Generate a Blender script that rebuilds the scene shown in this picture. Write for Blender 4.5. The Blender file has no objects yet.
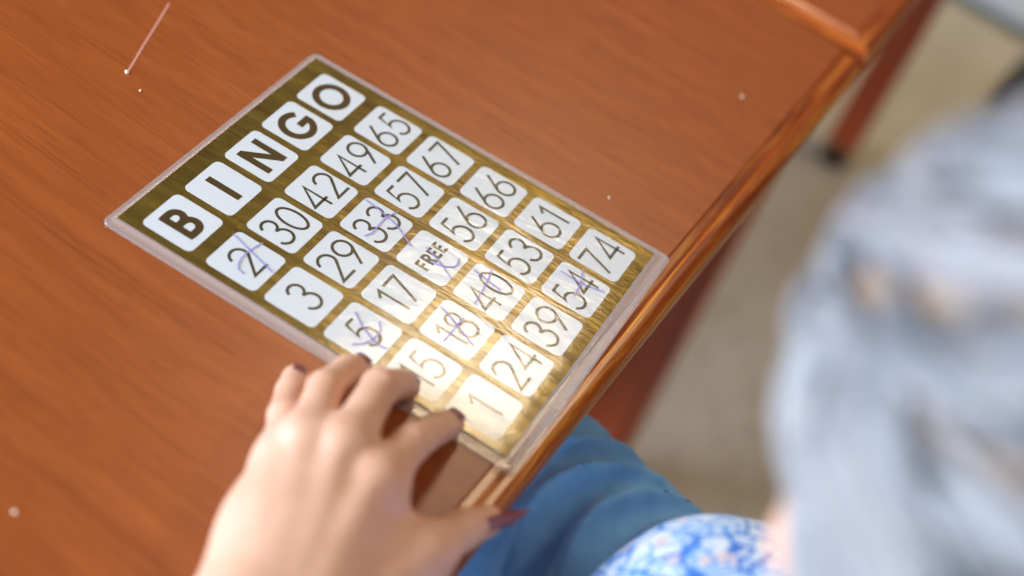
import bpy, bmesh, math, random
import numpy as np
from mathutils import Vector, Matrix, noise as mnoise

random.seed(7)
rng = np.random.default_rng(7)
TABLE_H = 0.73                      # everything is laid out with z = 0 on the table top, lifted at the end
FLOOR = -TABLE_H
U = 0.04                            # one pitch of the bingo grid
PB, PH = 1.0438, 1.1489             # row pitch, header pitch (in U)
sc = bpy.context.scene
COL = sc.collection
V = lambda *a: np.array(a, float)

# ------------------------------------------------------------------ materials
def srgb(r, g, b):
    f = lambda c: (c / 255 / 12.92) if c / 255 <= .04045 else ((c / 255 + .055) / 1.055) ** 2.4
    return (f(r), f(g), f(b), 1)

class Mat:
    def __init__(s, name):
        s.m = bpy.data.materials.new(name); s.m.use_nodes = True
        s.t = s.m.node_tree; s.n = s.t.nodes; s.l = s.t.links
        s.b = s.n['Principled BSDF']; s.out = s.n['Material Output']
    def node(s, kind, **kw):
        n = s.n.new(kind)
        for k, v in kw.items():
            if k in n.inputs: n.inputs[k].default_value = v
            else: setattr(n, k, v)
        return n
    def link(s, a, b): s.l.new(a, b)
    def coords(s, scale=(1, 1, 1), rot=(0, 0, 0), kind='Object'):
        tc = s.node('ShaderNodeTexCoord'); mp = s.node('ShaderNodeMapping')
        mp.inputs['Scale'].default_value = scale; mp.inputs['Rotation'].default_value = rot
        s.link(tc.outputs[kind], mp.inputs['Vector']); return mp.outputs['Vector']
    def noise(s, vec, scale, detail=3, rough=.5, dist=0):
        n = s.node('ShaderNodeTexNoise', Scale=scale, Detail=detail, Roughness=rough, Distortion=dist)
        s.link(vec, n.inputs['Vector']); return n.outputs['Fac']
    def ramp(s, fac, stops, interp='LINEAR'):
        r = s.node('ShaderNodeValToRGB'); e = r.color_ramp.elements; r.color_ramp.interpolation = interp
        while len(e) < len(stops): e.new(.5)
        for i, (p, c) in enumerate(stops): e[i].position = p; e[i].color = c if len(c) == 4 else (*c, 1)
        s.link(fac, r.inputs['Fac']); return r.outputs['Color']
    def mix(s, fac, a, b, mode='MIX'):
        n = s.node('ShaderNodeMix', data_type='RGBA', blend_type=mode)
        for sock, v in ((n.inputs[0], fac), (n.inputs[6], a), (n.inputs[7], b)):
            if hasattr(v, 'links'): s.link(v, sock)
            else: sock.default_value = v
        return n.outputs[2]
    def bump(s, h, strength, dist=.001, prev=None):
        n = s.node('ShaderNodeBump', Strength=strength, Distance=dist); s.link(h, n.inputs['Height'])
        if prev: s.link(prev, n.inputs['Normal'])
        return n.outputs['Normal']
    def set(s, **kw):
        for k, v in kw.items():
            i = s.b.inputs[k.replace('_', ' ')]
            if hasattr(v, 'links'): s.link(v, i)
            else: i.default_value = v
        return s

W4 = (1, 1, 1, 1)
def simple(name, col, rough=.5, **kw):
    return Mat(name).set(Base_Color=col, Roughness=rough, **kw).m

def mat_laminate():
    m = Mat('cherry_laminate')
    v = m.coords((1, .11, 1))
    warp = m.noise(m.coords((5, 1.2, 5)), 1.0, 2, .5)
    vec = m.node('ShaderNodeVectorMath', operation='MULTIPLY_ADD')
    vec.inputs[1].default_value = (.05, .05, 0)
    m.link(warp, vec.inputs[0]); m.link(v, vec.inputs[2])
    g1 = m.noise(vec.outputs[0], 95, 5, .62)
    g2 = m.noise(vec.outputs[0], 420, 3, .6)
    wv = m.node('ShaderNodeTexWave', wave_type='BANDS', bands_direction='X', Scale=9, Distortion=5.5, Detail=3)
    wv.inputs['Detail Scale'].default_value = 1.6
    m.link(vec.outputs[0], wv.inputs['Vector'])
    c = m.ramp(g1, [(.25, srgb(136, 64, 22)), (.5, srgb(148, 72, 27)), (.78, srgb(160, 82, 34))])
    lines = m.ramp(wv.outputs['Fac'], [(0, W4), (.05, (.72, .64, .58, 1)), (.13, W4), (1, W4)])
    c = m.mix(.42, c, lines, 'MULTIPLY')
    fine = m.ramp(g2, [(.36, (.76, .70, .66, 1)), (.52, W4)])
    c = m.mix(.5, c, fine, 'MULTIPLY')
    h = m.noise(m.coords(), 700, 2)
    m.set(Base_Color=c, Roughness=.36, Normal=m.bump(h, .06, .0004))
    m.b.inputs['Specular IOR Level'].default_value = .5
    return m.m

def mat_varnish(name, dark, mid, light, scale=1.0, rough=.30, axis=0):
    m = Mat(name)
    s = [26, 26, 26]; s[axis] = 1.6
    g = m.noise(m.coords(tuple(x * scale for x in s)), 5, 5, .65, .4)
    c = m.ramp(g, [(.3, dark), (.5, mid), (.68, light)])
    m.set(Base_Color=c, Roughness=rough, Normal=m.bump(g, .12, .001))
    m.b.inputs['Coat Weight'].default_value = .25; m.b.inputs['Coat Roughness'].default_value = .15
    return m.m

def mat_gold():
    m = Mat('gold_print')
    g = m.noise(m.coords((60, 9, 1), (0, 0, .5)), 1.6, 5, .6, .8)
    g2 = m.noise(m.coords((14, 14, 1)), 1.0, 2)
    c = m.ramp(g, [(.3, srgb(82, 62, 16)), (.55, srgb(112, 90, 28)), (.8, srgb(146, 124, 52))])
    c = m.mix(.35, c, m.ramp(g2, [(.3, srgb(82, 62, 18)), (.7, srgb(138, 114, 44))]))
    nb = m.bump(m.noise(m.coords((90, 16, 1), (0, 0, .6)), 1.3, 4, .6, 1.2), .65, .0018)
    m.set(Base_Color=c, Metallic=.6, Roughness=.33, Normal=nb)
    return m.m

def mat_film(milky):
    m = Mat('milky_laminate' if milky else 'clear_laminate')
    tr = m.node('ShaderNodeBsdfTransparent'); gl = m.node('ShaderNodeBsdfGlossy', Roughness=.15)
    nb = m.bump(m.noise(m.coords((70, 22, 1), (0, 0, .6)), 1.2, 4, .6, 1.0), .28, .0014)
    fr = m.node('ShaderNodeFresnel', IOR=1.5)
    m.link(nb, gl.inputs['Normal']); m.link(nb, fr.inputs['Normal'])
    base = tr.outputs[0]
    if milky:
        df = m.node('ShaderNodeBsdfDiffuse', Color=srgb(244, 236, 232)); ms = m.node('ShaderNodeMixShader', Fac=.17)
        m.link(tr.outputs[0], ms.inputs[1]); m.link(df.outputs[0], ms.inputs[2]); base = ms.outputs[0]
    mx = m.node('ShaderNodeMixShader'); ge = m.node('ShaderNodeNewGeometry')
    front = m.node('ShaderNodeMath', operation='SUBTRACT'); front.inputs[0].default_value = 1; m.link(ge.outputs['Backfacing'], front.inputs[1])
    mu = m.node('ShaderNodeMath', operation='MULTIPLY'); m.link(fr.outputs[0], mu.inputs[0]); m.link(front.outputs[0], mu.inputs[1])
    m.link(mu.outputs[0], mx.inputs[0]); m.link(base, mx.inputs[1]); m.link(gl.outputs[0], mx.inputs[2])
    m.link(mx.outputs[0], m.out.inputs['Surface'])
    return m.m

def mat_skin():
    m = Mat('skin')
    n1 = m.noise(m.coords(), 28, 4, .6); n2 = m.noise(m.coords(), 260, 3, .6)
    c = m.ramp(n1, [(.3, srgb(205, 153, 126)), (.55, srgb(215, 166, 140)), (.75, srgb(219, 167, 144))])
    vor = m.node('ShaderNodeTexVoronoi', feature='DISTANCE_TO_EDGE', Scale=520); m.link(m.coords((1, 1, .6)), vor.inputs['Vector'])
    nb = m.bump(vor.outputs['Distance'], .10, .0005)
    nb = m.bump(n2, .12, .0008, nb)
    m.set(Base_Color=c, Roughness=.46, Normal=nb)
    m.b.inputs['Subsurface Weight'].default_value = .12
    m.b.inputs['Subsurface Radius'].default_value = (1, .35, .2)
    m.b.inputs['Subsurface Scale'].default_value = .006
    return m.m

def mat_floor():
    m = Mat('mottled_floor_vinyl')
    n = m.noise(m.coords(), 3.2, 5, .6); n2 = m.noise(m.coords(), 38, 4, .7)
    c = m.ramp(n, [(.3, srgb(176, 168, 152)), (.5, srgb(190, 183, 167)), (.7, srgb(204, 199, 188))])
    c2 = m.ramp(n2, [(.35, (.72, .70, .68, 1)), (.55, W4), (.74, W4), (.8, (1.25, 1.25, 1.25, 1))])
    m.set(Base_Color=m.mix(.6, c, c2, 'MULTIPLY'), Roughness=.42)
    return m.m

def mat_floral():
    m = Mat('blue_floral_cotton')
    co = m.coords()
    w = m.noise(co, 16, 3, .5)
    vec = m.node('ShaderNodeVectorMath', operation='MULTIPLY_ADD'); vec.inputs[1].default_value = (.05, .05, .05)
    m.link(w, vec.inputs[0]); m.link(co, vec.inputs[2]); wv = vec.outputs[0]
    ed = m.node('ShaderNodeTexVoronoi', feature='DISTANCE_TO_EDGE', Scale=33); m.link(wv, ed.inputs['Vector'])
    ed2 = m.node('ShaderNodeTexVoronoi', feature='DISTANCE_TO_EDGE', Scale=70); m.link(wv, ed2.inputs['Vector'])
    f1 = m.node('ShaderNodeTexVoronoi', feature='F1', Scale=48); m.link(wv, f1.inputs['Vector'])
    f2 = m.node('ShaderNodeTexVoronoi', feature='F1', Scale=85); m.link(wv, f2.inputs['Vector'])
    base = m.ramp(m.noise(co, 40, 2), [(.35, srgb(166, 188, 216)), (.6, srgb(200, 206, 216))])
    c = m.mix(m.ramp(f1.outputs['Distance'], [(.22, W4), (.32, (0, 0, 0, 1))]), base, srgb(200, 180, 180))
    c = m.mix(m.ramp(f2.outputs['Distance'], [(.20, W4), (.30, (0, 0, 0, 1))]), c, srgb(104, 152, 208))
    sel = m.ramp(m.noise(co, 30, 2), [(.47, (0, 0, 0, 1)), (.52, W4)])
    c = m.mix(m.mix(1, sel, m.ramp(ed2.outputs['Distance'], [(.035, W4), (.08, (0, 0, 0, 1))]), 'MULTIPLY'), c, srgb(84, 142, 210))
    c = m.mix(m.ramp(ed.outputs['Distance'], [(.022, W4), (.045, (0, 0, 0, 1))]), c, srgb(52, 108, 186))
    m.set(Base_Color=c, Roughness=.85, Normal=m.bump(m.noise(co, 900, 2), .2, .0004))
    return m.m

def mat_denim():
    m = Mat('blue_cotton_twill')
    n = m.noise(m.coords(), 60, 3)
    c = m.ramp(n, [(.3, srgb(100, 164, 234)), (.7, srgb(118, 182, 246))])
    m.set(Base_Color=c, Roughness=.8, Normal=m.bump(m.noise(m.coords(), 1200, 2), .2, .0004))
    m.b.inputs['Sheen Weight'].default_value = .2
    return m.m

def mat_hair():
    m = Mat('grey_hair')
    gi = m.node('ShaderNodeNewGeometry')
    c = m.ramp(gi.outputs['Random Per Island'], [(0, srgb(100, 99, 103)), (.3, srgb(126, 126, 131)), (.6, srgb(144, 143, 147)), (.85, srgb(142, 133, 136)), (1, srgb(164, 160, 158))])
    st = m.noise(m.coords(), 240, 3, .6)
    c = m.mix(.4, c, m.ramp(st, [(.3, (.7, .7, .72, 1)), (.6, W4)]), 'MULTIPLY')
    m.set(Base_Color=c, Roughness=.42)
    return m.m

M = dict(
    laminate=mat_laminate(),
    edge=mat_varnish('varnished_edge_wood', srgb(104, 36, 8), srgb(160, 74, 16), srgb(222, 148, 58)),
    leg=mat_varnish('dark_cherry_varnish', srgb(150, 52, 20), srgb(178, 72, 32), srgb(194, 88, 42), axis=2, rough=.35),
    gold=mat_gold(), film=mat_film(False), border=mat_film(True),
    paper=simple('white_card', srgb(205, 207, 211), .55),
    ink=simple('dark_bronze_ink', srgb(48, 40, 22), .45),
    bronze=simple('bronze_letter_ink', srgb(68, 50, 16), .42, Metallic=.35),
    pen=simple('violet_pen_ink', srgb(150, 136, 204), .5),
    skin=mat_skin(), floor=mat_floor(), floral=mat_floral(), denim=mat_denim(), hair=mat_hair(),
    undercap=simple('shaded_scalp_hair', srgb(150, 122, 100), .7),
    nail=simple('brown_nail_polish', srgb(128, 52, 44), .2, Coat_Weight=.3),
    black=simple('black_leather', srgb(22, 22, 26), .35), tan=simple('tan_welt', srgb(176, 146, 100), .6),
    white=simple('pale_blue_canvas', srgb(214, 228, 250), .7), sole=simple('grey_green_rubber', srgb(112, 122, 124), .7),
    glide=simple('black_brown_glide', srgb(40, 20, 14), .5), brass=simple('pale_collar', srgb(150, 100, 70), .4),
    crumb=simple('pale_crumb', srgb(240, 228, 206), .7),
    streak=simple('faint_violet_smear', srgb(196, 134, 118), .4),
    eye=simple('eye_white', srgb(230, 226, 220), .2), iris=simple('eye_iris', srgb(70, 60, 50), .2),
    seat=simple('brown_vinyl', srgb(96, 60, 44), .5),
)

# ------------------------------------------------------------------ object helpers
def link(name, mesh, parent=None, mats=()):
    o = bpy.data.objects.new(name, mesh); COL.objects.link(o)
    for m in mats: mesh.materials.append(m)
    if parent: o.parent = parent
    return o
def from_bm(name, bm, mat, parent=None, smooth=False):
    me = bpy.data.meshes.new(name); bm.normal_update(); bm.to_mesh(me); bm.free()
    if smooth:
        for p in me.polygons: p.use_smooth = True
    return link(name, me, parent, [mat])
def from_np(name, verts, faces, mat, parent=None, smooth=True):
    me = bpy.data.meshes.new(name); me.from_pydata([tuple(map(float, v)) for v in verts], [], [tuple(map(int, f)) for f in faces])
    me.update()
    if smooth: me.polygons.foreach_set('use_smooth', [True] * len(me.polygons))
    return link(name, me, parent, [mat])
def empty(name, loc=(0, 0, 0), rz=0):
    o = bpy.data.objects.new(name, None); COL.objects.link(o); o.empty_display_size = .05
    o.location = loc; o.rotation_euler = (0, 0, rz); return o
def tag(o, label=None, cat=None, group=None, kind=None):
    for k, v in (('label', label), ('category', cat), ('group', group), ('kind', kind)):
        if v: o[k] = v
    return o
def box(bm, lo, hi, bevel=0, seg=2):
    g = bmesh.ops.create_cube(bm, size=1)
    vs = g['verts']
    for v in vs:
        v.co = Vector([lo[i] + (v.co[i] + .5) * (hi[i] - lo[i]) for i in range(3)])
    if bevel:
        es = list({e for v in vs for e in v.link_edges})
        bmesh.ops.bevel(bm, geom=es, offset=bevel, segments=seg, affect='EDGES', profile=.6)
def prism(bm, pts, z0, z1):
    a = [bm.verts.new((x, y, z0)) for x, y in pts]; b = [bm.verts.new((x, y, z1)) for x, y in pts]
    n = len(pts); bm.faces.new(b); bm.faces.new(a[::-1])
    for i in range(n): bm.faces.new((a[i], a[(i + 1) % n], b[(i + 1) % n], b[i]))
def rrect(x0, y0, x1, y1, r, n=5):
    out = []
    for cx, cy, a in ((x1 - r, y1 - r, 0), (x0 + r, y1 - r, 90), (x0 + r, y0 + r, 180), (x1 - r, y0 + r, 270)):
        for i in range(n + 1):
            t = math.radians(a + 90 * i / n); out.append((cx + r * math.cos(t), cy + r * math.sin(t)))
    return out
def ribbon(bm, pts, w, z0, z1, zf=None):
    """flat stroke with mitred joints; pts in metres"""
    P = [Vector(p) for p in pts]; P = [p for i, p in enumerate(P) if i == 0 or (p - P[i - 1]).length > 1e-7]
    closed = (P[0] - P[-1]).length < 1e-7
    if closed: P = P[:-1]
    n = len(P); L, R = [], []
    for i in range(n):
        a = P[(i - 1) % n] if (closed or i) else None
        b = P[(i + 1) % n] if (closed or i < n - 1) else None
        d1 = (P[i] - a).normalized() if a is not None else None
        d2 = (b - P[i]).normalized() if b is not None else None
        d1 = d1 or d2; d2 = d2 or d1
        t = (d1 + d2)
        t = t.normalized() if t.length > 1e-6 else d1
        nn = Vector((-t.y, t.x)); k = 1 / max(.45, nn.dot(Vector((-d1.y, d1.x))))
        L.append(P[i] + nn * w / 2 * k); R.append(P[i] - nn * w / 2 * k)
    def vv(p, z): return bm.verts.new((p.x, p.y, z + (zf(p.x, p.y) if zf else 0)))
    q = [(vv(L[i], z1), vv(R[i], z1), vv(R[i], z0), vv(L[i], z0)) for i in range(n)]
    m = n if closed else n - 1
    for i in range(m):
        A, B = q[i], q[(i + 1) % n]
        for k in range(4): bm.faces.new((A[k], B[k], B[(k + 1) % 4], A[(k + 1) % 4]))
    if not closed: bm.faces.new(q[0][::-1]); bm.faces.new(q[-1])
def tube(bm, pts, radii, n=8, flat=1.0):
    P = [Vector(p) for p in pts]; rings = []
    up = Vector((.13, .31, .94))
    for i, p in enumerate(P):
        t = (P[min(i + 1, len(P) - 1)] - P[max(i - 1, 0)]).normalized()
        a = up.cross(t)
        a = a.normalized() if a.length > 1e-4 else Vector((1, 0, 0)); b = t.cross(a)
        rings.append([bm.verts.new(p + (a * math.cos(2 * math.pi * k / n) + b * math.sin(2 * math.pi * k / n) * flat) * radii[i]) for k in range(n)])
    for r0, r1 in zip(rings, rings[1:]):
        for k in range(n): bm.faces.new((r0[k], r0[(k + 1) % n], r1[(k + 1) % n], r1[k]))
    bm.faces.new(rings[0][::-1]); bm.faces.new(rings[-1])

# ------------------------------------------------------------------ setting
fm = bpy.data.meshes.new('floor'); bm = bmesh.new()
box(bm, (-2.2, -2.2, FLOOR - .05), (4.6, 3.2, FLOOR)); bm.to_mesh(fm); bm.free()
tag(link('floor', fm, None, [M['floor']]), kind='structure')

fm = bpy.data.meshes.new('wall_far'); bm = bmesh.new()
box(bm, (4.6, -2.2, FLOOR - .05), (4.7, 3.2, FLOOR + 2.7)); bm.to_mesh(fm); bm.free()
tag(link('wall_far', fm, None, [simple('cream_wall_paint', srgb(222, 212, 194), .8)]), kind='structure')

# ------------------------------------------------------------------ tables
TH = math.radians(-3.1)
def make_table(label, corner, length, depth, short_edges=True):
    """corner: near right-hand outer corner; the table runs back along -u (or +u) and +v"""
    t = empty('wooden_table', (corner[0], corner[1], 0), TH)
    tag(t, label, 'table', 'cherry wood tables pushed together')
    u0, u1 = sorted((0, length)); v0, v1 = 0, depth
    w, th, r = .021, .030, .012
    bm = bmesh.new(); wu = w if short_edges else 0; box(bm, (u0 + wu, v0 + w, -.028), (u1 - wu, v1 - w, 0), .0006 if not short_edges else 0, 1); from_bm('tabletop', bm, M['laminate'], t)
    # four solid wood edge mouldings with a rounded outer face and a fine bead groove, mitred at the corners
    prof = [(w, -.0004), (w - .0006, -.0016), (w - .0020, -.0020), (w - .0045, -.0027), (w - .0066, -.0036), (w - .0074, -.0040), (w - .0082, -.0030), (w - .0095, -.0016), (w - .0112, -.0008)]
    for a in range(0, 166, 15):
        prof.append((.0112 * (1 - math.sin(math.radians(a))), -.0145 + .0137 * math.cos(math.radians(a))))
    prof += [(w, -th + .001)]
    corners = [(u0, v0), (u1, v0), (u1, v1), (u0, v1)]
    for i in range(4):
        if i % 2 and not short_edges: continue
        mit = 1 if short_edges else 0
        A, B = corners[i], corners[(i + 1) % 4]
        d = Vector((B[0] - A[0], B[1] - A[1])); L = d.length; d.normalize(); nn = Vector((-d.y, d.x))
        bm = bmesh.new(); ra, rb = [], []
        for off, z in prof:
            pa = Vector(A) + d * off * mit + nn * off; pb = Vector(B) - d * off * mit + nn * off
            ra.append(bm.verts.new((pa.x, pa.y, z))); rb.append(bm.verts.new((pb.x, pb.y, z)))
        for k in range(len(prof) - 1): bm.faces.new((ra[k], rb[k], rb[k + 1], ra[k + 1]))
        bm.faces.new((ra[-1], rb[-1], rb[0], ra[0])); bm.faces.new(ra[::-1]); bm.faces.new(rb)
        bmesh.ops.recalc_face_normals(bm, faces=bm.faces)
        o = from_bm('edge_moulding', bm, M['edge'] if i % 2 == 0 else M['edge_v'], t)
        for p in o.data.polygons: p.use_smooth = abs(p.normal.z) < .999 and len(p.vertices) == 4
        o.data.set_sharp_from_angle(angle=math.radians(35))
    s, iu, iv = (.062, .034, .016) if not short_edges else (.050, .034, .028)
    for uu in (u0 + iu, u1 - iu - s):
        for vv in (v0 + iv, v1 - iv - s):
            bm = bmesh.new(); box(bm, (uu, vv, FLOOR + .045), (uu + s, vv + s, -.028), .004)
            lg = from_bm('leg', bm, M['leg'], t)
            bm = bmesh.new(); box(bm, (uu + .004, vv + .004, FLOOR), (uu + s - .004, vv + s - .004, FLOOR + .038), .004)
            tag(from_bm('foot_glide', bm, M['glide'], lg), 'dark foot glide')
            bm = bmesh.new(); box(bm, (uu + .001, vv + .001, FLOOR + .037), (uu + s - .001, vv + s - .001, FLOOR + .046))
            from_bm('collar', bm, M['brass'], lg)
    for (lo, hi) in (((u0 + iu + s, v0 + iv + .012), (u1 - iu - s, v0 + iv + .032)), ((u0 + iu + s, v1 - iv - .032), (u1 - iu - s, v1 - iv - .012)),
                     ((u0 + iu + .012, v0 + iv + s), (u0 + iu + .032, v1 - iv - s)), ((u1 - iu - .032, v0 + iv + s), (u1 - iu - .012, v1 - iv - s))):
        bm = bmesh.new(); box(bm, (*lo, -.095), (*hi, -.028), .002); from_bm('apron', bm, M['leg'], t)
    return t
M['edge_v'] = mat_varnish('varnished_edge_wood_across', srgb(126, 46, 12), srgb(176, 82, 24), srgb(214, 128, 48), axis=1)
table = make_table('large cherry table carrying the bingo card and the hand', (.4365, -.1578), -1.25, .80, False)
table2 = make_table('cherry table in the upper right corner abutting the bingo table', (.4500, -.1580), .94, .80)
tag(table, group='cherry wood tables pushed together')

def tl(o, parent):      # keep world placement when parented to a rotated table
    o.parent = parent
    o.matrix_parent_inverse = (Matrix.Translation(parent.location) @ Matrix.Rotation(TH, 4, 'Z')).inverted()
bm = bmesh.new(); ribbon(bm, [(.0040, .2388), (.018, .2436), (.034, .2492), (.058, .2572), (.080, .2648)], .0016, .00002, .00012)
tag(from_bm('pen_streak', bm, M['streak'], None), 'faint violet pen streak'); tl(bpy.data.objects['pen_streak'], table)

def crumb(x, y, s, label, seed):
    r = random.Random(seed); bm = bmesh.new(); bmesh.ops.create_icosphere(bm, subdivisions=2, radius=1)
    for v in bm.verts:
        k = .75 + .5 * mnoise.noise(v.co * 1.3 + Vector((seed, 0, 0)))
        v.co = Vector((v.co.x * s * k, v.co.y * s * k * .8, v.co.z * s * .45 * k))
    mn = min(v.co.z for v in bm.verts)
    for v in bm.verts: v.co.z -= mn
    o = from_bm('crumb', bm, M['crumb'], None, True); o.location = (x, y, 0); o.rotation_euler = (0, 0, r.random() * 6)
    tag(o, label, 'crumb', 'crumbs on the table top')
crumb(.0028, .2384, .0021, 'white crumb at the lower end of the violet pen streak', 1)
crumb(-.0050, .2215, .0011, 'tiny pale speck on the table just below the violet pen streak', 2)
crumb(.3105, -.0937, .0019, 'pale crumb on the open table near the second table', 3)
crumb(-.2908, .0685, .0016, 'pale crumb on the table at the left border of the photo, level with the hand', 4)
crumb(.1326, -.0629, .0012, 'tiny speck on the table just above the 74 square', 5)

# ------------------------------------------------------------------ bingo card
def arc(cx, cy, rx, ry, a0, a1, n=18):
    return [(cx + rx * math.cos(math.radians(a0 + (a1 - a0) * i / n)), cy + ry * math.sin(math.radians(a0 + (a1 - a0) * i / n))) for i in range(n + 1)]
DIG = {
    '0': (.58, [arc(.29, .5, .275, .5, 90, 450, 32)]),
    '1': (.26, [[(.0, .80), (.21, .99), (.21, 0)]]),
    '2': (.56, [arc(.28, .725, .265, .265, 172, -28, 20) + [(.02, .012), (.56, .012)]]),
    '3': (.54, [arc(.27, .77, .225, .225, 165, -90, 18), arc(.27, .272, .265, .268, 90, -165, 22)]),
    '4': (.64, [[(.62, .27), (.02, .27), (.47, .96), (.47, 0)]]),
    '5': (.56, [[(.50, .985), (.19, .985), (.09, .53)] + arc(.27, .32, .275, .31, 122, -150, 22)]),
    '6': (.58, [arc(.29, .29, .275, .285, 150, 510, 28), [(.052, .435), (.41, 1.0)]]),
    '7': (.54, [[(0, .985), (.53, .985), (.15, 0)]]),
    '8': (.54, [arc(.27, .765, .215, .225, 90, 450, 26), arc(.27, .272, .265, .27, 90, 450, 28)]),
    '9': (.58, [arc(.29, .71, .275, .285, -30, 330, 28), [(.528, .565), (.17, 0)]]),
}
BOLD = {
    'B': (.62, [[(.09, 0), (.09, 1)], [(.09, .91), (.30, .91)] + arc(.30, .715, .20, .195, 90, -90, 12) + [(.09, .52)],
                [(.09, .52), (.32, .52)] + arc(.32, .305, .22, .215, 90, -90, 12) + [(.09, .09)]]),
    'I': (.18, [[(.09, 0), (.09, 1)]]),
    'N': (.80, [[(.09, 0), (.09, 1)], [(.11, .93), (.69, .07)], [(.71, 0), (.71, 1)]]),
    'G': (.98, [arc(.49, .5, .41, .42, 42, 352, 30), [(.98, .47), (.52, .47)]]),
    'O': (1.0, [arc(.5, .5, .42, .42, 90, 450, 36)]),
    'F': (.5, [[(.09, 0), (.09, 1)], [(.09, .91), (.5, .91)], [(.09, .52), (.46, .52)]]),
    'R': (.58, [[(.09, 0), (.09, 1)], [(.09, .91), (.29, .91)] + arc(.29, .695, .20, .215, 90, -90, 10) + [(.09, .48)], [(.27, .48), (.50, 0)]]),
    'E': (.5, [[(.09, 0), (.09, 1)], [(.09, .91), (.5, .91)], [(.09, .52), (.46, .52)], [(.09, .09), (.5, .09)]]),
}
def text_bm(s, table_, h, stroke, gap, cx, cy, z0, z1):
    bm = bmesh.new(); tot = sum(table_[c][0] for c in s) + gap * (len(s) - 1); x = -tot / 2
    for c in s:
        wd, strokes = table_[c]
        for q, st in enumerate(strokes): ribbon(bm, [(cx + (x + px) * h, cy + (py - .5) * h) for px, py in st], stroke * h, z0, z1 + .000012 * q)
        x += wd + gap
    return bm
PEN = {
    '2': [[(.31, .46), (.19, .02), (.07, -.43)], [(.46, .03), (.2, .08), (-.05, .07), (-.21, -.02), (-.23, -.14)]],
    '33': [[(.34, .44), (.28, .1), (.19, -.25), (-.03, -.65)], [(.47, -.1), (.17, -.03), (-.18, -.05), (-.35, 0)]],
    'FREE': [[(.11, .19), (-.02, -.15), (-.19, -.45)], [(.28, -.33), (.09, -.37), (-.06, -.21), (-.09, -.02)]],
    '5': [[(.25, .31), (.05, 0), (-.05, -.28), (-.03, -.44)], [(.34, -.06), (.14, -.19), (-.15, -.13), (-.31, .01)]],
    '18': [[(.21, .43), (.07, .07), (-.13, -.35)], [(.26, .04), (-.07, .04), (-.35, .04)]],
    '40': [[(.22, .41), (.17, .12), (.13, -.13)], [(.45, .2), (.05, .11), (-.41, .05)]],
    '54': [[(.18, .39), (.17, 0), (.26, -.39)], [(.48, .11), (.17, 0), (-.18, -.05)]],
}
def catmull(P, n=6):
    P = [Vector(p) for p in P]; Q = [P[0] * 2 - P[1]] + P + [P[-1] * 2 - P[-2]]; out = []
    for i in range(1, len(Q) - 2):
        for k in range(n):
            t = k / n; a, b, c, d = Q[i - 1:i + 3]
            out.append(.5 * ((2 * b) + (c - a) * t + (2 * a - 5 * b + 4 * c - d) * t * t + (3 * b - a - 3 * c + d) * t ** 3))
    return out + [P[-1]]
GX0, GX1, GY0, GY1 = -2.57 * U, 2.66 * U, -2.76 * U, 4.0 * U
LX0, LX1, LY0, LY1 = -2.81 * U, 2.78 * U, -3.03 * U, 4.11 * U
def film_z(x, y):
    p = Vector((x * 38 + y * 12, y * 14 - x * 5, 3.1))
    e = min(x - GX0, GX1 - x, y - GY0, GY1 - y); e = max(0, min(1, e / .006))
    return .00088 + .00012 * e * (1 + mnoise.noise(p)) + .00007 * e * (1 + mnoise.noise(p * 2.7))
card = empty('bingo_card', (0, 0, 0))
tag(card, 'laminated gold bingo card with white number squares, marked in violet pen', 'bingo card')
bm = bmesh.new(); box(bm, (GX0, GY0, .0002), (GX1, GY1, .00060)); from_bm('printed_sheet', bm, M['gold'], card)
HC = .432
for i, ch in enumerate('BINGO'):
    x, y = (i - 2) * U, (2 * PB + PH) * U
    bm = bmesh.new(); prism(bm, rrect(x - HC * U, y - HC * PB * U, x + HC * U, y + HC * PB * U, .10 * U), .0006, .00066)
    sq = from_bm('letter_square', bm, M['paper'], card); tag(sq, f'white square with the bold letter {ch}')
    tag(from_bm('letter', text_bm(ch, BOLD, .63 * U, .20, 0, x, y, .00066, .0007), M['bronze'], sq), f'bold bronze letter {ch}')
ROWS = [['2', '30', '42', '49', '65'], ['3', '29', '33', '57', '67'], ['5', '17', 'FREE', '56', '66'], ['15', '18', '40', '53', '61'], ['1', '24', '39', '54', '74']]
for r, row in enumerate(ROWS):
    for c, s in enumerate(row):
        x, y = (c - 2) * U, (2 - r) * PB * U
        bm = bmesh.new(); prism(bm, rrect(x - HC * U, y - HC * PB * U, x + HC * U, y + HC * PB * U, .10 * U), .0006, .00066)
        sq = from_bm('free_square' if s == 'FREE' else 'number_square', bm, M['paper'], card)
        tag(sq, f'white square reading {s}')
        if s == 'FREE': from_bm('lettering', text_bm(s, BOLD, .25 * U, .20, .16, x + .01 * U, y + .03 * U, .00066, .0007), M['ink'], sq)
        else: from_bm('numeral', text_bm(s, DIG, .56 * U, .090, .15, x, y, .00066, .0007), M['ink'], sq)
        if s in PEN:
            bm = bmesh.new()
            for st in PEN[s]: ribbon(bm, [(x + p.x * U, y + p.y * U) for p in catmull(st)], .022 * U, .00002, .00006, film_z)
            tag(from_bm('pen_mark', bm, M['pen'], sq), 'violet pen cross')
nx, ny = 70, 90
vs, fs = [], []
for j in range(ny + 1):
    for i in range(nx + 1):
        x = GX0 + (GX1 - GX0) * i / nx; y = GY0 + (GY1 - GY0) * j / ny; vs.append((x, y, film_z(x, y)))
for j in range(ny):
    for i in range(nx): a = j * (nx + 1) + i; fs.append((a, a + 1, a + nx + 2, a + nx + 1))
from_np('laminate_film', vs, fs, M['film'], card)
loops = []
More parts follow.
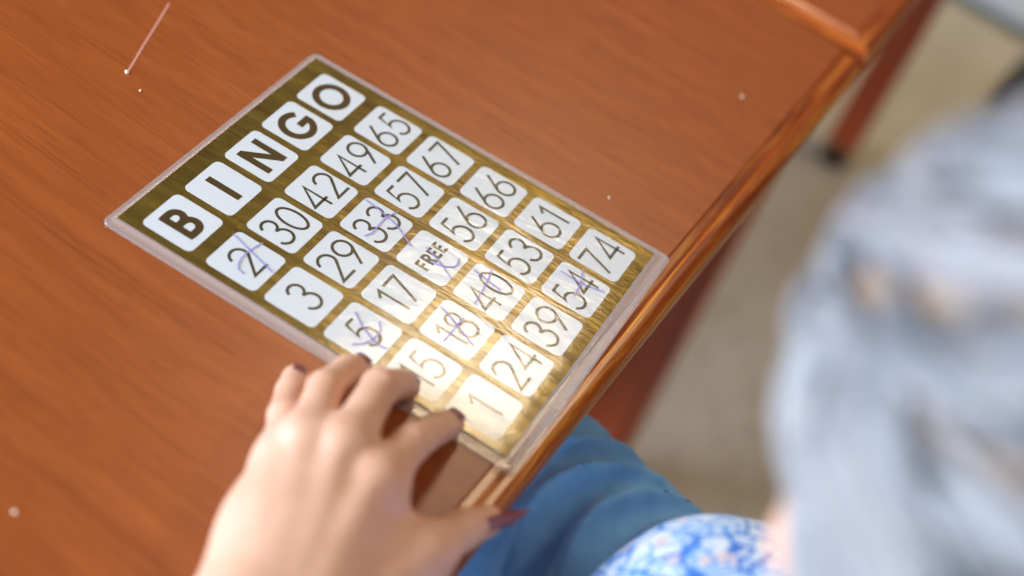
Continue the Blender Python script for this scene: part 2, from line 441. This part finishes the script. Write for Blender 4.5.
for ins, z in ((.0000, .00008), (.0000, .00042), (.0003, .00055), (.25, .00058), (.75, .00066), (1.0, .00088)):
    x0, x1 = LX0 + (GX0 - LX0) * ins, LX1 + (GX1 - LX1) * ins; y0, y1 = LY0 + (GY0 - LY0) * ins, LY1 + (GY1 - LY1) * ins
    loops.append([(x, y, z) for x, y in rrect(x0, y0, x1, y1, max(.0001, .0052 * (1 - ins)), 8)])
loops.append([(x, y, .00010) for x, y, z in loops[-1]])
vs = [p for l in loops for p in l]; n = len(loops[0]); fs = []
for k in range(len(loops)):
    for i in range(n): fs.append((k * n + i, k * n + (i + 1) % n, ((k + 1) % len(loops)) * n + (i + 1) % n, ((k + 1) % len(loops)) * n + i))
lb = from_np('laminate_border', vs, fs, M['border'], card); tag(lb, 'milky clear sealed border')
bm = bmesh.new(); bm.from_mesh(lb.data); bmesh.ops.recalc_face_normals(bm, faces=bm.faces); bm.to_mesh(lb.data); bm.free()

# ------------------------------------------------------------------ distance fields for the figure
def axis(*pieces):
    out = []
    for a, b, s in pieces:
        n = max(1, round((b - a) / s)); out += list(a + (b - a) * np.arange(n) / n)
    return np.array(out + [pieces[-1][1]], np.float32)
class Field:
    def __init__(s, X, Y, Z): s.X, s.Y, s.Z = X, Y, Z; s.D = np.full((len(X), len(Y), len(Z)), .08, np.float32)
    def block(s, lo, hi):
        sl = []
        for A, a, b in zip((s.X, s.Y, s.Z), lo, hi):
            i, j = np.searchsorted(A, a), np.searchsorted(A, b); sl.append(slice(max(0, i - 1), min(len(A), j + 1)))
        return tuple(sl)
    def pts(s, sl):
        return s.X[sl[0]][:, None, None], s.Y[sl[1]][None, :, None], s.Z[sl[2]][None, None, :]
def smin(a, b, k):
    if k <= 0: return np.minimum(a, b)
    h = np.maximum(k - np.abs(a - b), 0) / k
    return np.minimum(a, b) - h * h * k * .25
def d_cap(P, a, b, ra, rb):
    x, y, z = P; ba = b - a; L = float(ba @ ba) + 1e-12
    t = np.clip(((x - a[0]) * ba[0] + (y - a[1]) * ba[1] + (z - a[2]) * ba[2]) / L, 0, 1)
    return np.sqrt((x - a[0] - t * ba[0]) ** 2 + (y - a[1] - t * ba[1]) ** 2 + (z - a[2] - t * ba[2]) ** 2) - (ra + (rb - ra) * t)
def d_ell(P, c, r, R=None):
    x, y, z = P[0] - c[0], P[1] - c[1], P[2] - c[2]
    if R is not None: x, y, z = (R[0, k] * x + R[1, k] * y + R[2, k] * z for k in range(3))
    k0 = np.sqrt((x / r[0]) ** 2 + (y / r[1]) ** 2 + (z / r[2]) ** 2)
    k1 = np.sqrt((x / r[0] ** 2) ** 2 + (y / r[1] ** 2) ** 2 + (z / r[2] ** 2) ** 2)
    return k0 * (k0 - 1) / np.maximum(k1, 1e-6)
def prim_box(p, m):
    if p[0] == 'cap': a, b, r = p[1], p[2], max(p[3], p[4]); return np.minimum(a, b) - r - m, np.maximum(a, b) + r + m
    r = max(p[2]); return p[1] - r - m, p[1] + r + m
def prim_d(P, p, infl=0):
    if p[0] == 'cap': return d_cap(P, p[1], p[2], p[3] + infl, p[4] + infl)
    return d_ell(P, p[1], tuple(q + infl for q in p[2]), p[3])
def add(F, prims, infl=0, m=.05):
    for p in prims:
        sl = F.block(*prim_box(p, m + infl)); P = F.pts(sl)
        F.D[sl] = smin(F.D[sl], prim_d(P, p, infl).astype(np.float32), p[-1])
def add_chain(F, prims, k_join, m=.03):
    lo = np.min([prim_box(p, m)[0] for p in prims], 0); hi = np.max([prim_box(p, m)[1] for p in prims], 0)
    sl = F.block(lo, hi); P = F.pts(sl); d = None
    for p in prims:
        e = prim_d(P, p).astype(np.float32); d = e if d is None else smin(d, e, p[-1])
    return sl, d
def cap(a, b, ra, rb, k=.01): return ('cap', np.asarray(a, float), np.asarray(b, float), ra, rb, k)
def ell(c, r, R=None, k=.02): return ('ell', np.asarray(c, float), r, R, k)
def surface(F, smooth=1):
    D = F.D; S = D < 0; nx, ny, nz = D.shape
    cnt = np.zeros((nx - 1, ny - 1, nz - 1), np.uint8)
    for i in (0, 1):
        for j in (0, 1):
            for k in (0, 1): cnt += S[i:nx - 1 + i, j:ny - 1 + j, k:nz - 1 + k]
    act = np.argwhere((cnt > 0) & (cnt < 8)); idx = np.full(cnt.shape, -1, np.int64); idx[tuple(act.T)] = np.arange(len(act))
    A = (F.X.astype(np.float64), F.Y.astype(np.float64), F.Z.astype(np.float64))
    acc = np.zeros((len(act), 3)); num = np.zeros(len(act))
    corner = lambda o: D[act[:, 0] + o[0], act[:, 1] + o[1], act[:, 2] + o[2]]
    pos = lambda o: np.stack([A[q][act[:, q] + o[q]] for q in range(3)], 1)
    for ax in range(3):
        o1, o2 = [q for q in range(3) if q != ax]
        for u in (0, 1):
            for v in (0, 1):
                a = [0, 0, 0]; a[o1], a[o2] = u, v; b = list(a); b[ax] = 1
                da, db = corner(a), corner(b); msk = (da < 0) != (db < 0)
                t = np.where(msk, da / np.where(msk, da - db, 1), 0)
                p = pos(a) + (pos(b) - pos(a)) * t[:, None]
                acc[msk] += p[msk]; num[msk] += 1
    verts = acc / num[:, None]; faces = []
    for ax in range(3):
        o1, o2 = [(1, 2), (2, 0), (0, 1)][ax]
        sl0 = [slice(None)] * 3; sl1 = [slice(None)] * 3; sl0[ax] = slice(0, -1); sl1[ax] = slice(1, None)
        e = np.argwhere(S[tuple(sl0)] != S[tuple(sl1)])
        ok = (e[:, o1] > 0) & (e[:, o2] > 0) & (e[:, o1] < D.shape[o1] - 1) & (e[:, o2] < D.shape[o2] - 1); e = e[ok]
        inside = S[tuple(e.T)]
        def cell(d1, d2):
            c = e.copy(); c[:, o1] += d1; c[:, o2] += d2; return idx[tuple(c.T)]
        q = np.stack([cell(-1, -1), cell(0, -1), cell(0, 0), cell(-1, 0)], 1)
        q[~inside] = q[~inside][:, ::-1]; faces.append(q)
    faces = np.concatenate(faces)
    faces = faces[(faces >= 0).all(1)]
    for _ in range(smooth):
        s_, c_ = np.zeros_like(verts), np.zeros(len(verts))
        for k in range(4):
            a, b = faces[:, k], faces[:, (k + 1) % 4]
            np.add.at(s_, a, verts[b]); np.add.at(c_, a, 1); np.add.at(s_, b, verts[a]); np.add.at(c_, b, 1)
        verts = verts * .5 + .5 * s_ / np.maximum(c_, 1)[:, None]
    return verts, faces
def np_mesh(name, verts, faces, mat, parent):
    me = bpy.data.meshes.new(name); n, f = len(verts), len(faces)
    me.vertices.add(n); me.vertices.foreach_set('co', verts.astype(np.float32).ravel())
    me.loops.add(f * 4); me.loops.foreach_set('vertex_index', faces.astype(np.int32).ravel())
    me.polygons.add(f); me.polygons.foreach_set('loop_start', np.arange(f, dtype=np.int32) * 4)
    me.polygons.foreach_set('use_smooth', np.ones(f, bool)); me.update(calc_edges=True); me.validate()
    return link(name, me, parent, [mat])

# ------------------------------------------------------------------ the player
person = empty('person', (-.20, -.46, FLOOR))
tag(person, 'grey-haired person in blue floral top and blue trousers, hand on the bingo card', 'person')
def wp(o):
    o.parent = person; o.matrix_parent_inverse = Matrix.Translation(person.location).inverted(); return o
# head frame
Fw = V(.446, .643, -.622); Fw /= np.linalg.norm(Fw)
Up = V(0, 0, 1) - Fw[2] * Fw; Up /= np.linalg.norm(Up)
Rt = np.cross(Fw, Up); HR = np.stack([Rt, Fw, Up], 1); HC_ = V(-.2415, -.3080, .3040)
H = lambda x, y, z: HC_ + HR @ V(x, y, z)
neck0 = V(-.245, -.385, .155)
head = [ell(H(0, -.012, .040), (.074, .092, .080), HR, .02), ell(H(0, .030, -.030), (.058, .060, .075), HR, .03),
        ell(H(0, .052, -.082), (.032, .032, .026), HR, .03), cap(H(0, .088, .012), H(0, .108, -.022), .008, .012, .012),
        ell(H(-.014, .100, -.024), (.009, .010, .008), HR, .006), ell(H(.014, .100, -.024), (.009, .010, .008), HR, .006),
        cap(H(-.035, .082, .022), H(.035, .082, .022), .009, .009, .02), ell(H(-.038, .070, -.022), (.022, .018, .018), HR, .02),
        ell(H(.038, .070, -.022), (.022, .018, .018), HR, .02), cap(H(-.018, .084, -.050), H(.018, .084, -.050), .006, .006, .008),
        cap(H(-.014, .083, -.060), H(.014, .083, -.060), .0065, .0065, .008),
        cap(H(0, -.035, -.05), neck0, .055, .060, .04)]
for s in (-1, 1):
    head += [ell(H(s * .078, -.012, -.004), (.010, .019, .031), HR, .006), cap(H(s * .084, -.020, .018), H(s * .084, -.026, -.010), .006, .005, .005),
             ell(H(s * .079, -.004, -.030), (.008, .010, .010), HR, .006)]
Lsh, Rsh = V(-.405, -.415, .105), V(-.065, -.365, .09)
Lel, Rel = V(-.485, -.200, .036), V(.035, -.430, -.14)
torso = [ell((-.20, -.46, -.15), (.185, .13, .12), None, .04), ell((-.180, -.365, -.060), (.165, .140, .125), None, .05),
         ell((-.230, -.400, .045), (.160, .105, .13), None, .05), ell((-.285, -.290, -.015), (.078, .070, .075), None, .05),
         ell((-.150, -.266, -.024), (.082, .072, .078), None, .05), cap(neck0, V(-.24, -.40, .07), .062, .09, .05),
         cap(Lsh, V(-.25, -.40, .12), .056, .07, .05), cap(Rsh, V(-.22, -.39, .11), .056, .07, .05)]
armL = [cap(Lsh, Lel, .054, .042, .04)]
armR = [cap(Rsh, Rel, .054, .042, .04), cap(Rel, V(-.12, -.215, -.105), .043, .030, .03)]
WR = V(-.300, -.070, .036)
armL += [cap(Lel, WR + V(-.06, -.036, .006), .042, .037, .03), cap(WR + V(-.06, -.036, .006), WR, .037, .031, .02)]
hipL, hipR = V(-.275, -.45, -.19), V(-.095, -.45, -.19)
kneeL, kneeR = V(-.33, -.03, -.205), V(.052, .02, -.205)
ankL, ankR = V(-.33, .0, -.65), V(.055, .03, -.65)
legs = [cap(hipL, kneeL, .072, .050, .04), cap(hipR + V(.012, 0, -.008), kneeR + V(.012, 0, -.008), .066, .046, .04), cap(kneeL, ankL, .050, .036, .03), cap(kneeR + V(.012, 0, -.008), ankR, .046, .036, .03),
        cap(ankL + V(0, -.03, -.05), ankL + V(-.01, .15, -.055), .03, .022, .03), cap(ankR + V(0, -.03, -.05), ankR + V(.01, .15, -.055), .03, .022, .03),
        cap(ankL, ankL + V(0, -.02, -.05), .037, .03, .03), cap(ankR, ankR + V(0, -.02, -.05), .037, .03, .03)]
# left hand, joints in metres (tip, dip, pip, mcp)
HJ = dict(
    pinky=[(-.1385, .0090, .0078), (-.1540, .0022, .0166), (-.1751, -.0072, .0252), (-.2050, -.0245, .0330)],
    ring=[(-.1098, -.0143, .0088), (-.1245, -.0142, .0200), (-.1545, -.0165, .0352), (-.1937, -.0304, .0425)],
    middle=[(-.1042, -.0429, .0088), (-.1155, -.0424, .0220), (-.1379, -.0397, .0400), (-.1872, -.0485, .0465)],
    index=[(-.1090, -.0757, .0088), (-.1260, -.0736, .0200), (-.1558, -.0713, .0360), (-.1936, -.0716, .0440)])
HR_ = dict(pinky=(.0075, .0086, .0093, .0116), ring=(.0076, .0086, .0100, .0122), middle=(.0078, .0088, .0104, .0126), index=(.0078, .0090, .0104, .0128))
TH_J = [(-.1545, -.1243, .0125), (-.1712, -.1165, .0172), (-.2030, -.1085, .0240), (-.2640, -.0930, .0290)]
palm = []
for (nm, off) in (('pinky', .010), ('ring', .003), ('middle', -.007), ('index', -.018)):
    m = V(*HJ[nm][3]); r = HR_[nm][3]
    base = WR + V(.022, off + .004, .002)
    palm.append(cap(base, m, .0185, r, .012))
    palm.append(cap(base + V(.01, 0, .0135), m + V(-.006, 0, r - .0028), .0036, .0042, .008))        # tendon ridge
    palm.append(ell(m + V(0, 0, .001), (r + .0012, r + .0008, r + .0008), None, .006))               # knuckle
palm += [cap(WR + V(.024, .022, -.010), V(*HJ['pinky'][3]) + V(-.01, -.004, -.008), .0185, .0115, .012),   # hypothenar
         cap(V(*TH_J[3]), V(*TH_J[2]), .0235, .0150, .014), cap(V(-.235, -.075, .028), V(-.200, -.085, .028), .017, .012, .016),
         ell((-.235, -.055, .034), (.040, .036, .018), None, .014)]
fing = []
for nm in HJ:
    t, d, p, m = (V(*q) for q in HJ[nm]); rt, rd, rp, rm = HR_[nm]
    fing.append([cap(t, d, rt, rd, .003), cap(d, p, rd, rp * .98, .002), cap(p, m, rp * .98, rm, .002), ell(p, (rp * .99,) * 3, None, .002)])
t, d, m = (V(*q) for q in TH_J[:3])
fing.append([cap(t, d, .0085, .0104, .004), cap(d, m, .0102, .0140, .005)])

F = Field(axis((-.62, -.34, .010), (-.34, -.30, .004), (-.30, -.085, .0013), (-.085, .20, .008)),
          axis((-.66, -.45, .012), (-.45, -.135, .0055), (-.135, .03, .0013), (.03, .24, .01)),
          axis((-.74, -.13, .012), (-.13, 0, .004), (0, .075, .0013), (.075, .2, .007), (.2, .42, .0045)))
add(F, torso); add(F, armR + armL + legs); add(F, head); add(F, palm, m=.03)
blocks = [add_chain(F, f, .008) for f in fing]
base = F.D.copy()
for sl, d in blocks: F.D[sl] = np.minimum(F.D[sl], smin(base[sl], d, .012))
# right hand, resting in the lap
rw = V(-.12, -.215, -.105); rdir = V(-.93, .30, -.2); rdir /= np.linalg.norm(rdir); rside = V(.30, .93, 0)
rh = [cap(rw, rw + rdir * .075, .028, .018, .02)] + [cap(rw + rdir * .03 + rside * o * .4, rw + rdir * .08 + rside * o, .018, .012, .012) for o in (-.03, -.01, .01, .03)]
add(F, rh, m=.03); base = F.D.copy()
for o, L in ((-.031, .060), (-.011, .075), (.011, .08), (.032, .07)):
    k0 = rw + rdir * .08 + rside * o; k1 = k0 + rdir * L * .55 + V(0, 0, -.004); k2 = k1 + rdir * L * .45 + V(0, 0, -.016)
    sl, d = add_chain(F, [cap(k0, k1, .0105, .009, .004), cap(k1, k2, .009, .0075, .004)], .008)
    F.D[sl] = np.minimum(F.D[sl], smin(base[sl], d, .009))
sl, d = add_chain(F, [cap(rw + rdir * .02 + rside * .02, rw + rdir * .055 + rside * .055 + V(0, 0, .004), .016, .012, .006), cap(rw + rdir * .055 + rside * .055 + V(0, 0, .004), rw + rdir * .09 + rside * .062, .011, .0085, .004)], .008)
F.D[sl] = np.minimum(F.D[sl], smin(base[sl], d, .009))
sv, sf = surface(F, 1)
body = wp(np_mesh('body', sv, sf, M['skin'], None))
del F, base

# fingernails
def nail(tip, dip, r, width, length, over, upv, label, point=0):
    tip, dip = V(*tip), V(*dip); ax = tip - dip; ax /= np.linalg.norm(ax)
    up = upv - (upv @ ax) * ax; up /= np.linalg.norm(up); sd = np.cross(ax, up)
    vs, fs = [], []; nu, nv = 14, 8
    for layer, off in ((0, .0006), (1, -.0003)):
        for i in range(nu + 1):
            s = i / nu; along = (over + r * .35) - length * (1 - s)
            wd = width * (1 if s < .55 or not point else max(.06, 1 - ((s - .55) / .45) ** 1.15 * point))
            if s < .18: wd *= .72 + .28 * math.sqrt(1 - (1 - s / .18) ** 2)
            if not point and s > .85: wd *= .80 + .20 * math.sqrt(max(0, 1 - ((s - .85) / .15) ** 2))
            dip_ = .0016 * max(0, s - .5) ** 2 * 4 if not point else .004 * max(0, s - .3) ** 2
            for j in range(nv + 1):
                a = (j / nv - .5) * 2; x = a * wd / 2; rr = r * 1.02
                h = math.sqrt(max(rr * rr - x * x, 0)) if abs(x) < rr else 0
                h = h * .55 + rr * .45
                vs.append(tip + ax * along + sd * x + up * (h + off - dip_))
    N = (nu + 1) * (nv + 1)
    for i in range(nu):
        for j in range(nv):
            a = i * (nv + 1) + j; fs.append((a, a + 1, a + nv + 2, a + nv + 1)); fs.append((N + a, N + a + nv + 1, N + a + nv + 2, N + a + 1))
    ring = [i * (nv + 1) for i in range(nu + 1)] + [nu * (nv + 1) + j for j in range(1, nv + 1)] + [i * (nv + 1) + nv for i in range(nu - 1, -1, -1)] + [j for j in range(nv - 1, 0, -1)]
    for a, b in zip(ring, ring[1:] + ring[:1]): fs.append((a, b, N + b, N + a))
    o = from_np('fingernail', vs, fs, M['nail'], None); bmx = bmesh.new(); bmx.from_mesh(o.data); bmesh.ops.recalc_face_normals(bmx, faces=bmx.faces); bmx.to_mesh(o.data); bmx.free()
    tag(o, label); return wp(o)
for nm, wd in (('pinky', .0076), ('ring', .0086), ('middle', .0090), ('index', .0090)):
    nail(HJ[nm][0], HJ[nm][1], HR_[nm][0], wd, .0125, HR_[nm][0] * .34, V(.25, -.1, 1), f'brown painted nail of the {nm} finger')
nail(TH_J[0], TH_J[1], .0085, .0074, .0380, .0225, V(.25, -.80, .6), 'long pointed brown thumb nail', point=.95)
# eyes
for s in (-1, 1):
    bm = bmesh.new(); bmesh.ops.create_uvsphere(bm, u_segments=20, v_segments=12, radius=.0115)
    o = from_bm('eye', bm, M['eye'], None, True); o.location = H(s * .031, .078, .004); wp(o)
    bm = bmesh.new(); bmesh.ops.create_uvsphere(bm, u_segments=16, v_segments=10, radius=.006)
    i = from_bm('iris', bm, M['iris'], o, True); i.location = Vector(HR @ V(0, .0062, -.001))

# hair: a soft cap plus combed, waved locks, one mesh
Hc, Hr = (0, -.016, .040), (.082, .100, .088)
def on_head(az, el, k=1.0):           # az 0 = back, +90 = right; el -90..90
    ca, sa, ce, se = math.cos(az), math.sin(az), math.cos(el), math.sin(el)
    return H(Hc[0] + Hr[0] * k * ce * sa, Hc[1] - Hr[1] * k * ce * ca, Hc[2] + Hr[2] * k * se)
bm = bmesh.new()
lat, lon = 26, 40; ringv = []
for i in range(lat + 1):
    el = math.radians(90 - 148 * i / lat); row = []
    for j in range(lon):
        az = 2 * math.pi * j / lon; back = .5 + .5 * math.cos(az)
        lim = math.radians(8 - 72 * back ** .5)
        e = max(el, lim); row.append(bm.verts.new(on_head(az, e, .985 if el >= lim else .93)))
    ringv.append(row)
for a, b in zip(ringv, ringv[1:]):
    for j in range(lon):
        try: bm.faces.new((a[j], a[(j + 1) % lon], b[(j + 1) % lon], b[j]))
        except ValueError: pass
cap_o = from_bm('hair_base', bm, M['undercap'], None, True)
bm = bmesh.new(); rr = random.Random(11)
# horizontal wave bands sweeping round the head, with furrows between them
bands = [(78, 15), (60, 15), (40, 11), (18, 9), (-4, 8), (-25, 8), (-46, 9)]
for el0, sp in bands:
    nlk = int(120 * max(.35, math.cos(math.radians(el0))))
    for q in range(nlk):
        az0 = rr.uniform(-math.pi, math.pi); span = rr.uniform(.5, 1.0)
        e0 = el0 + rr.gauss(0, sp * .30); back = .5 + .5 * math.cos(az0 + span / 2)
        if e0 < 8 - 74 * back ** .5: continue
        pts, rad = [], []; amp = rr.uniform(1.5, 5); ph = rr.uniform(0, 6.3); lift = rr.uniform(.0, .035); slope = rr.uniform(2, 14); R0 = rr.uniform(.0022, .0052)
        for i in range(13):
            s = i / 12; az = az0 + span * (s - .5) / max(.35, math.cos(math.radians(e0)))
            e = e0 + amp * math.sin(s * 5 + ph) - slope * (s - .5)
            k = 1.0 + lift + .045 * math.sin(math.pi * s) * (1 - ((e - el0) / (sp + 4)) ** 2)
            pts.append(on_head(az, math.radians(min(e, 89)), k)); rad.append(R0 * (.25 + .75 * math.sin(math.pi * min(.98, max(.03, s))) ** .6))
        tube(bm, pts, rad, 6, .75)
for q in range(190):                # longer locks falling over the ear and nape on both sides
    side = rr.choice((-1, 1)); az0 = side * math.radians(rr.uniform(90, 132)); e_top = math.radians(rr.uniform(-5, 28)); drop = math.radians(rr.uniform(35, 62)); R0 = rr.uniform(.0022, .0046); ph = rr.uniform(0, 6.3)
    pts, rad = [], []
    for i in range(12):
        t_ = i / 11; az = az0 - side * .22 * t_ + .05 * math.sin(5 * t_ + ph)
        k = 1.02 + .05 * math.sin(math.pi * t_) + .07 * t_
        if abs(az0) > math.radians(88): drop = min(drop, math.radians(62))
        e_ = e_top - drop * t_; e_c = max(e_, -.25)
        pts.append(on_head(az, e_c, k) - Up * (.11 * (e_c - e_))); rad.append(R0 * (.25 + .75 * math.sin(math.pi * min(.97, max(.04, t_))) ** .6))
    tube(bm, pts, rad, 6, .75)
hair = from_bm('hair', bm, M['hair'], None, True); wp(hair)
cap_o.parent = hair; hair_inv = Matrix.Identity(4)
cap_o.matrix_parent_inverse = (Matrix.Translation(person.location) @ hair.matrix_parent_inverse).inverted()

# shirt
F = Field(axis((-.56, .16, .005)), axis((-.64, -.14, .005)), axis((-.30, .20, .005)))
sl_ = [cap(Lsh, Lsh + (Lel - Lsh) * .42, .064, .062, .05), cap(Rsh, Rsh + (Rel - Rsh) * .80, .064, .058, .05)]
add(F, torso[:1], .016); add(F, torso[1:], .014); add(F, sl_, .004)
x, y, z = F.pts((slice(None),) * 3)
nd = d_ell((x, y, z), neck0 + V(.005, .035, .035), (.085, .085, .055))
F.D = np.maximum(F.D, -nd)
F.D += .004 * np.sin(42 * (x * .6 + z) + 3 * np.sin(14 * y)) * np.exp(-((z + .07) / .09) ** 2)
F.D = np.maximum(F.D, (-.215 - z)).astype(np.float32)
sv, sf = surface(F, 2); shirt = wp(np_mesh('floral_top', sv, sf, M['floral'], None)); tag(shirt, 'white and blue floral top')
# trousers with creases running across the thigh
F = Field(axis((-.45, .20, .004)), axis((-.63, .10, .004)), axis((-.70, -.06, .004)))
tr = [ell((-.20, -.46, -.16), (.19, .14, .115), None, .04), cap(hipL, kneeL, .100, .076, .05), cap(hipR + V(.012, 0, 0), kneeR + V(.012, 0, 0), .092, .070, .05),
      cap(kneeL, ankL + V(0, 0, .03), .076, .062, .03), cap(kneeR + V(.012, 0, 0), ankR + V(.006, 0, .03), .072, .062, .03)]
add(F, tr, 0, .06)
x, y, z = F.pts((slice(None),) * 3)
q = y + .30 * (x - .03) + 3.0 * np.maximum(x - .02, 0) ** 2 * 2 + .007 * np.sin(52 * x + 9 * y) + .01 * np.sin(37 * z + 2)
w = np.exp(-((x - .0) / .12) ** 2) * np.exp(-((y + .16) / .13) ** 2)
fold = np.abs(np.sin(math.pi * (q + .007) / .037 + .8 * np.sin(17 * x)))
F.D = (F.D - w * (.022 * np.exp(-(fold / .70) ** 2) - .006)).astype(np.float32)
F.D = np.maximum(F.D, z - (-.085)).astype(np.float32)
sv, sf = surface(F, 6); tro = wp(np_mesh('trousers', sv, sf, M['denim'], None)); tag(tro, 'creased blue trousers')
del F
# shoes
def shoe_mesh(name, mat_up, mat_sole, L=.26, parent=None, welt=None):
    root_bm = bmesh.new(); vs = []; n = 28; rows = 9
    out = lambda t, k: (math.cos(t) * (.044 + .008 * max(0, math.sin(t))) * k, math.sin(t) * L / 2 * k)
    prevs = None
    for r in range(rows + 1):
        s = r / rows; k = math.cos(s * math.pi / 2 * .97) ** .45; ring = []
        for i in range(n):
            t = 2 * math.pi * i / n; x, y = out(t, k); f = (y / (L / 2) + 1) / 2
            h = .022 + s * (.085 * (1 - f) ** 1.2 + .036)
            ring.append(root_bm.verts.new((x, y, h)))
        if prevs:
            for i in range(n): root_bm.faces.new((prevs[i], prevs[(i + 1) % n], ring[(i + 1) % n], ring[i]))
        else: root_bm.faces.new(ring[::-1])
        prevs = ring
    root_bm.faces.new(prevs)
    up = from_bm('upper', root_bm, mat_up, parent, True)
    b = bmesh.new(); prism(b, [out(2 * math.pi * i / n, 1.05) for i in range(n)], 0, .024)
    so = from_bm('sole', b, mat_sole, parent)
    return up, so
for a in (ankL, ankR):
    u, s = shoe_mesh('shoe', M['black'], M['sole'])
    pr = bpy.data.objects.new('shoe', None); COL.objects.link(pr); pr.location = (a[0], a[1] + .05, FLOOR); wp(pr)
    u.parent = pr; s.parent = pr

# chair under the player
ch = empty('chair', (-.20, -.50, FLOOR), math.radians(-12))
tag(ch, 'brown chair beneath the person in the blue floral top', 'chair')
ST = TABLE_H - .297
bm = bmesh.new(); box(bm, (-.22, -.19, ST - .05), (.22, .21, ST), .018, 3); from_bm('seat', bm, M['seat'], ch, True)
for sx in (-1, 1):
    bm = bmesh.new(); tube(bm, [(sx * .19, .18, ST - .03), (sx * .20, .19, 0)], [.016, .013], 10); from_bm('leg', bm, M['leg'], ch, True)
    bm = bmesh.new(); tube(bm, [(sx * .19, -.30, ST + .42), (sx * .19, -.24, ST + .1), (sx * .19, -.20, ST - .04), (sx * .20, -.24, 0)], [.015, .016, .017, .013], 10); from_bm('leg', bm, M['leg'], ch, True)
bm = bmesh.new(); box(bm, (-.19, -.315, ST + .20), (.19, -.275, ST + .42), .016, 3); from_bm('backrest', bm, M['seat'], ch, True)

# ------------------------------------------------------------------ things on the far floor
sn = empty('canvas_shoe', (2.012, -.262, FLOOR), math.radians(176))
tag(sn, 'pale blue-white shoe with grey sole at the upper right edge of the photo', 'shoe')
shoe_mesh('canvas_shoe', M['white'], M['sole'], .30, sn)
bs = empty('black_shoe', (1.770, -.380, FLOOR), math.radians(84))
tag(bs, 'black shoe on the floor half hidden behind the grey hair', 'shoe')
shoe_mesh('black_shoe', M['black'], M['tan'], .27, bs)

# ------------------------------------------------------------------ lights
w = bpy.data.worlds.new('room_light'); sc.world = w; w.use_nodes = True
nt = w.node_tree; bg = nt.nodes['Background']; bg.inputs['Strength'].default_value = .14
tc = nt.nodes.new('ShaderNodeTexCoord'); sp = nt.nodes.new('ShaderNodeSeparateXYZ'); rp = nt.nodes.new('ShaderNodeValToRGB')
nt.links.new(tc.outputs['Generated'], sp.inputs[0]); nt.links.new(sp.outputs['Z'], rp.inputs['Fac']); nt.links.new(rp.outputs['Color'], bg.inputs['Color'])
rp.color_ramp.elements[0].color = (.62, .40, .22, 1); rp.color_ramp.elements[1].color = (.86, .78, .68, 1)
def area(name, loc, target, sx, sy, power, col):
    l = bpy.data.lights.new(name, 'AREA'); l.shape = 'RECTANGLE'; l.size, l.size_y, l.energy, l.color = sx, sy, power, col
    o = bpy.data.objects.new(name, l); COL.objects.link(o); o.location = loc
    o.rotation_euler = (Vector(target) - Vector(loc)).to_track_quat('-Z', 'Y').to_euler(); return o
area('window_daylight', (-1.10, 1.75, .80), (-.15, -.05, .02), 1.5, 1.0, 128, (.69, .84, 1.0))
area('trouser_fill_light', (-2.1, -.13, .22), (-.05, -.16, -.1), 1.2, .8, 44, (.74, .87, 1.0))  # added cool fill, kept low to brighten the trousers; no known window
area('floor_fill_light', (1.5, -1.05, 1.95), (1.5, -1.05, 0), .75, .55, 24, (1.0, .74, .46))  # added warm fill from above to lift the floor; no known fixture
area('ceiling_lamp', (1.50, .36, 1.95), (1.50, .36, 0), .55, .42, 19, (1.0, .80, .52))

# ------------------------------------------------------------------ camera
cam = bpy.data.cameras.new('camera'); co = bpy.data.objects.new('camera', cam); COL.objects.link(co)
cam.lens = 50; cam.sensor_width = 36; cam.clip_start = .02
R = np.array([[.46605055, -.84812472, .25195503], [-.5600375, -.50324902, -.65810214], [.68494881, .1656046, -.70952113]])
P = V(-.59222582, -.19742438, .62703351)
co.matrix_world = Matrix([[R[0][i], -R[1][i], -R[2][i], P[i]] for i in range(3)] + [[0, 0, 0, 1]])
cam.dof.use_dof = True; cam.dof.focus_distance = .885; cam.dof.aperture_fstop = 2.1
sc.camera = co

for o in list(sc.objects):
    if o.parent is None: o.location.z += TABLE_H
sc.cycles.transparent_max_bounces = 24
sc.view_settings.view_transform = 'Standard'; sc.view_settings.look = 'None'
sc.view_settings.exposure = 0; sc.view_settings.gamma = 1; sc.view_settings.use_curve_mapping = False
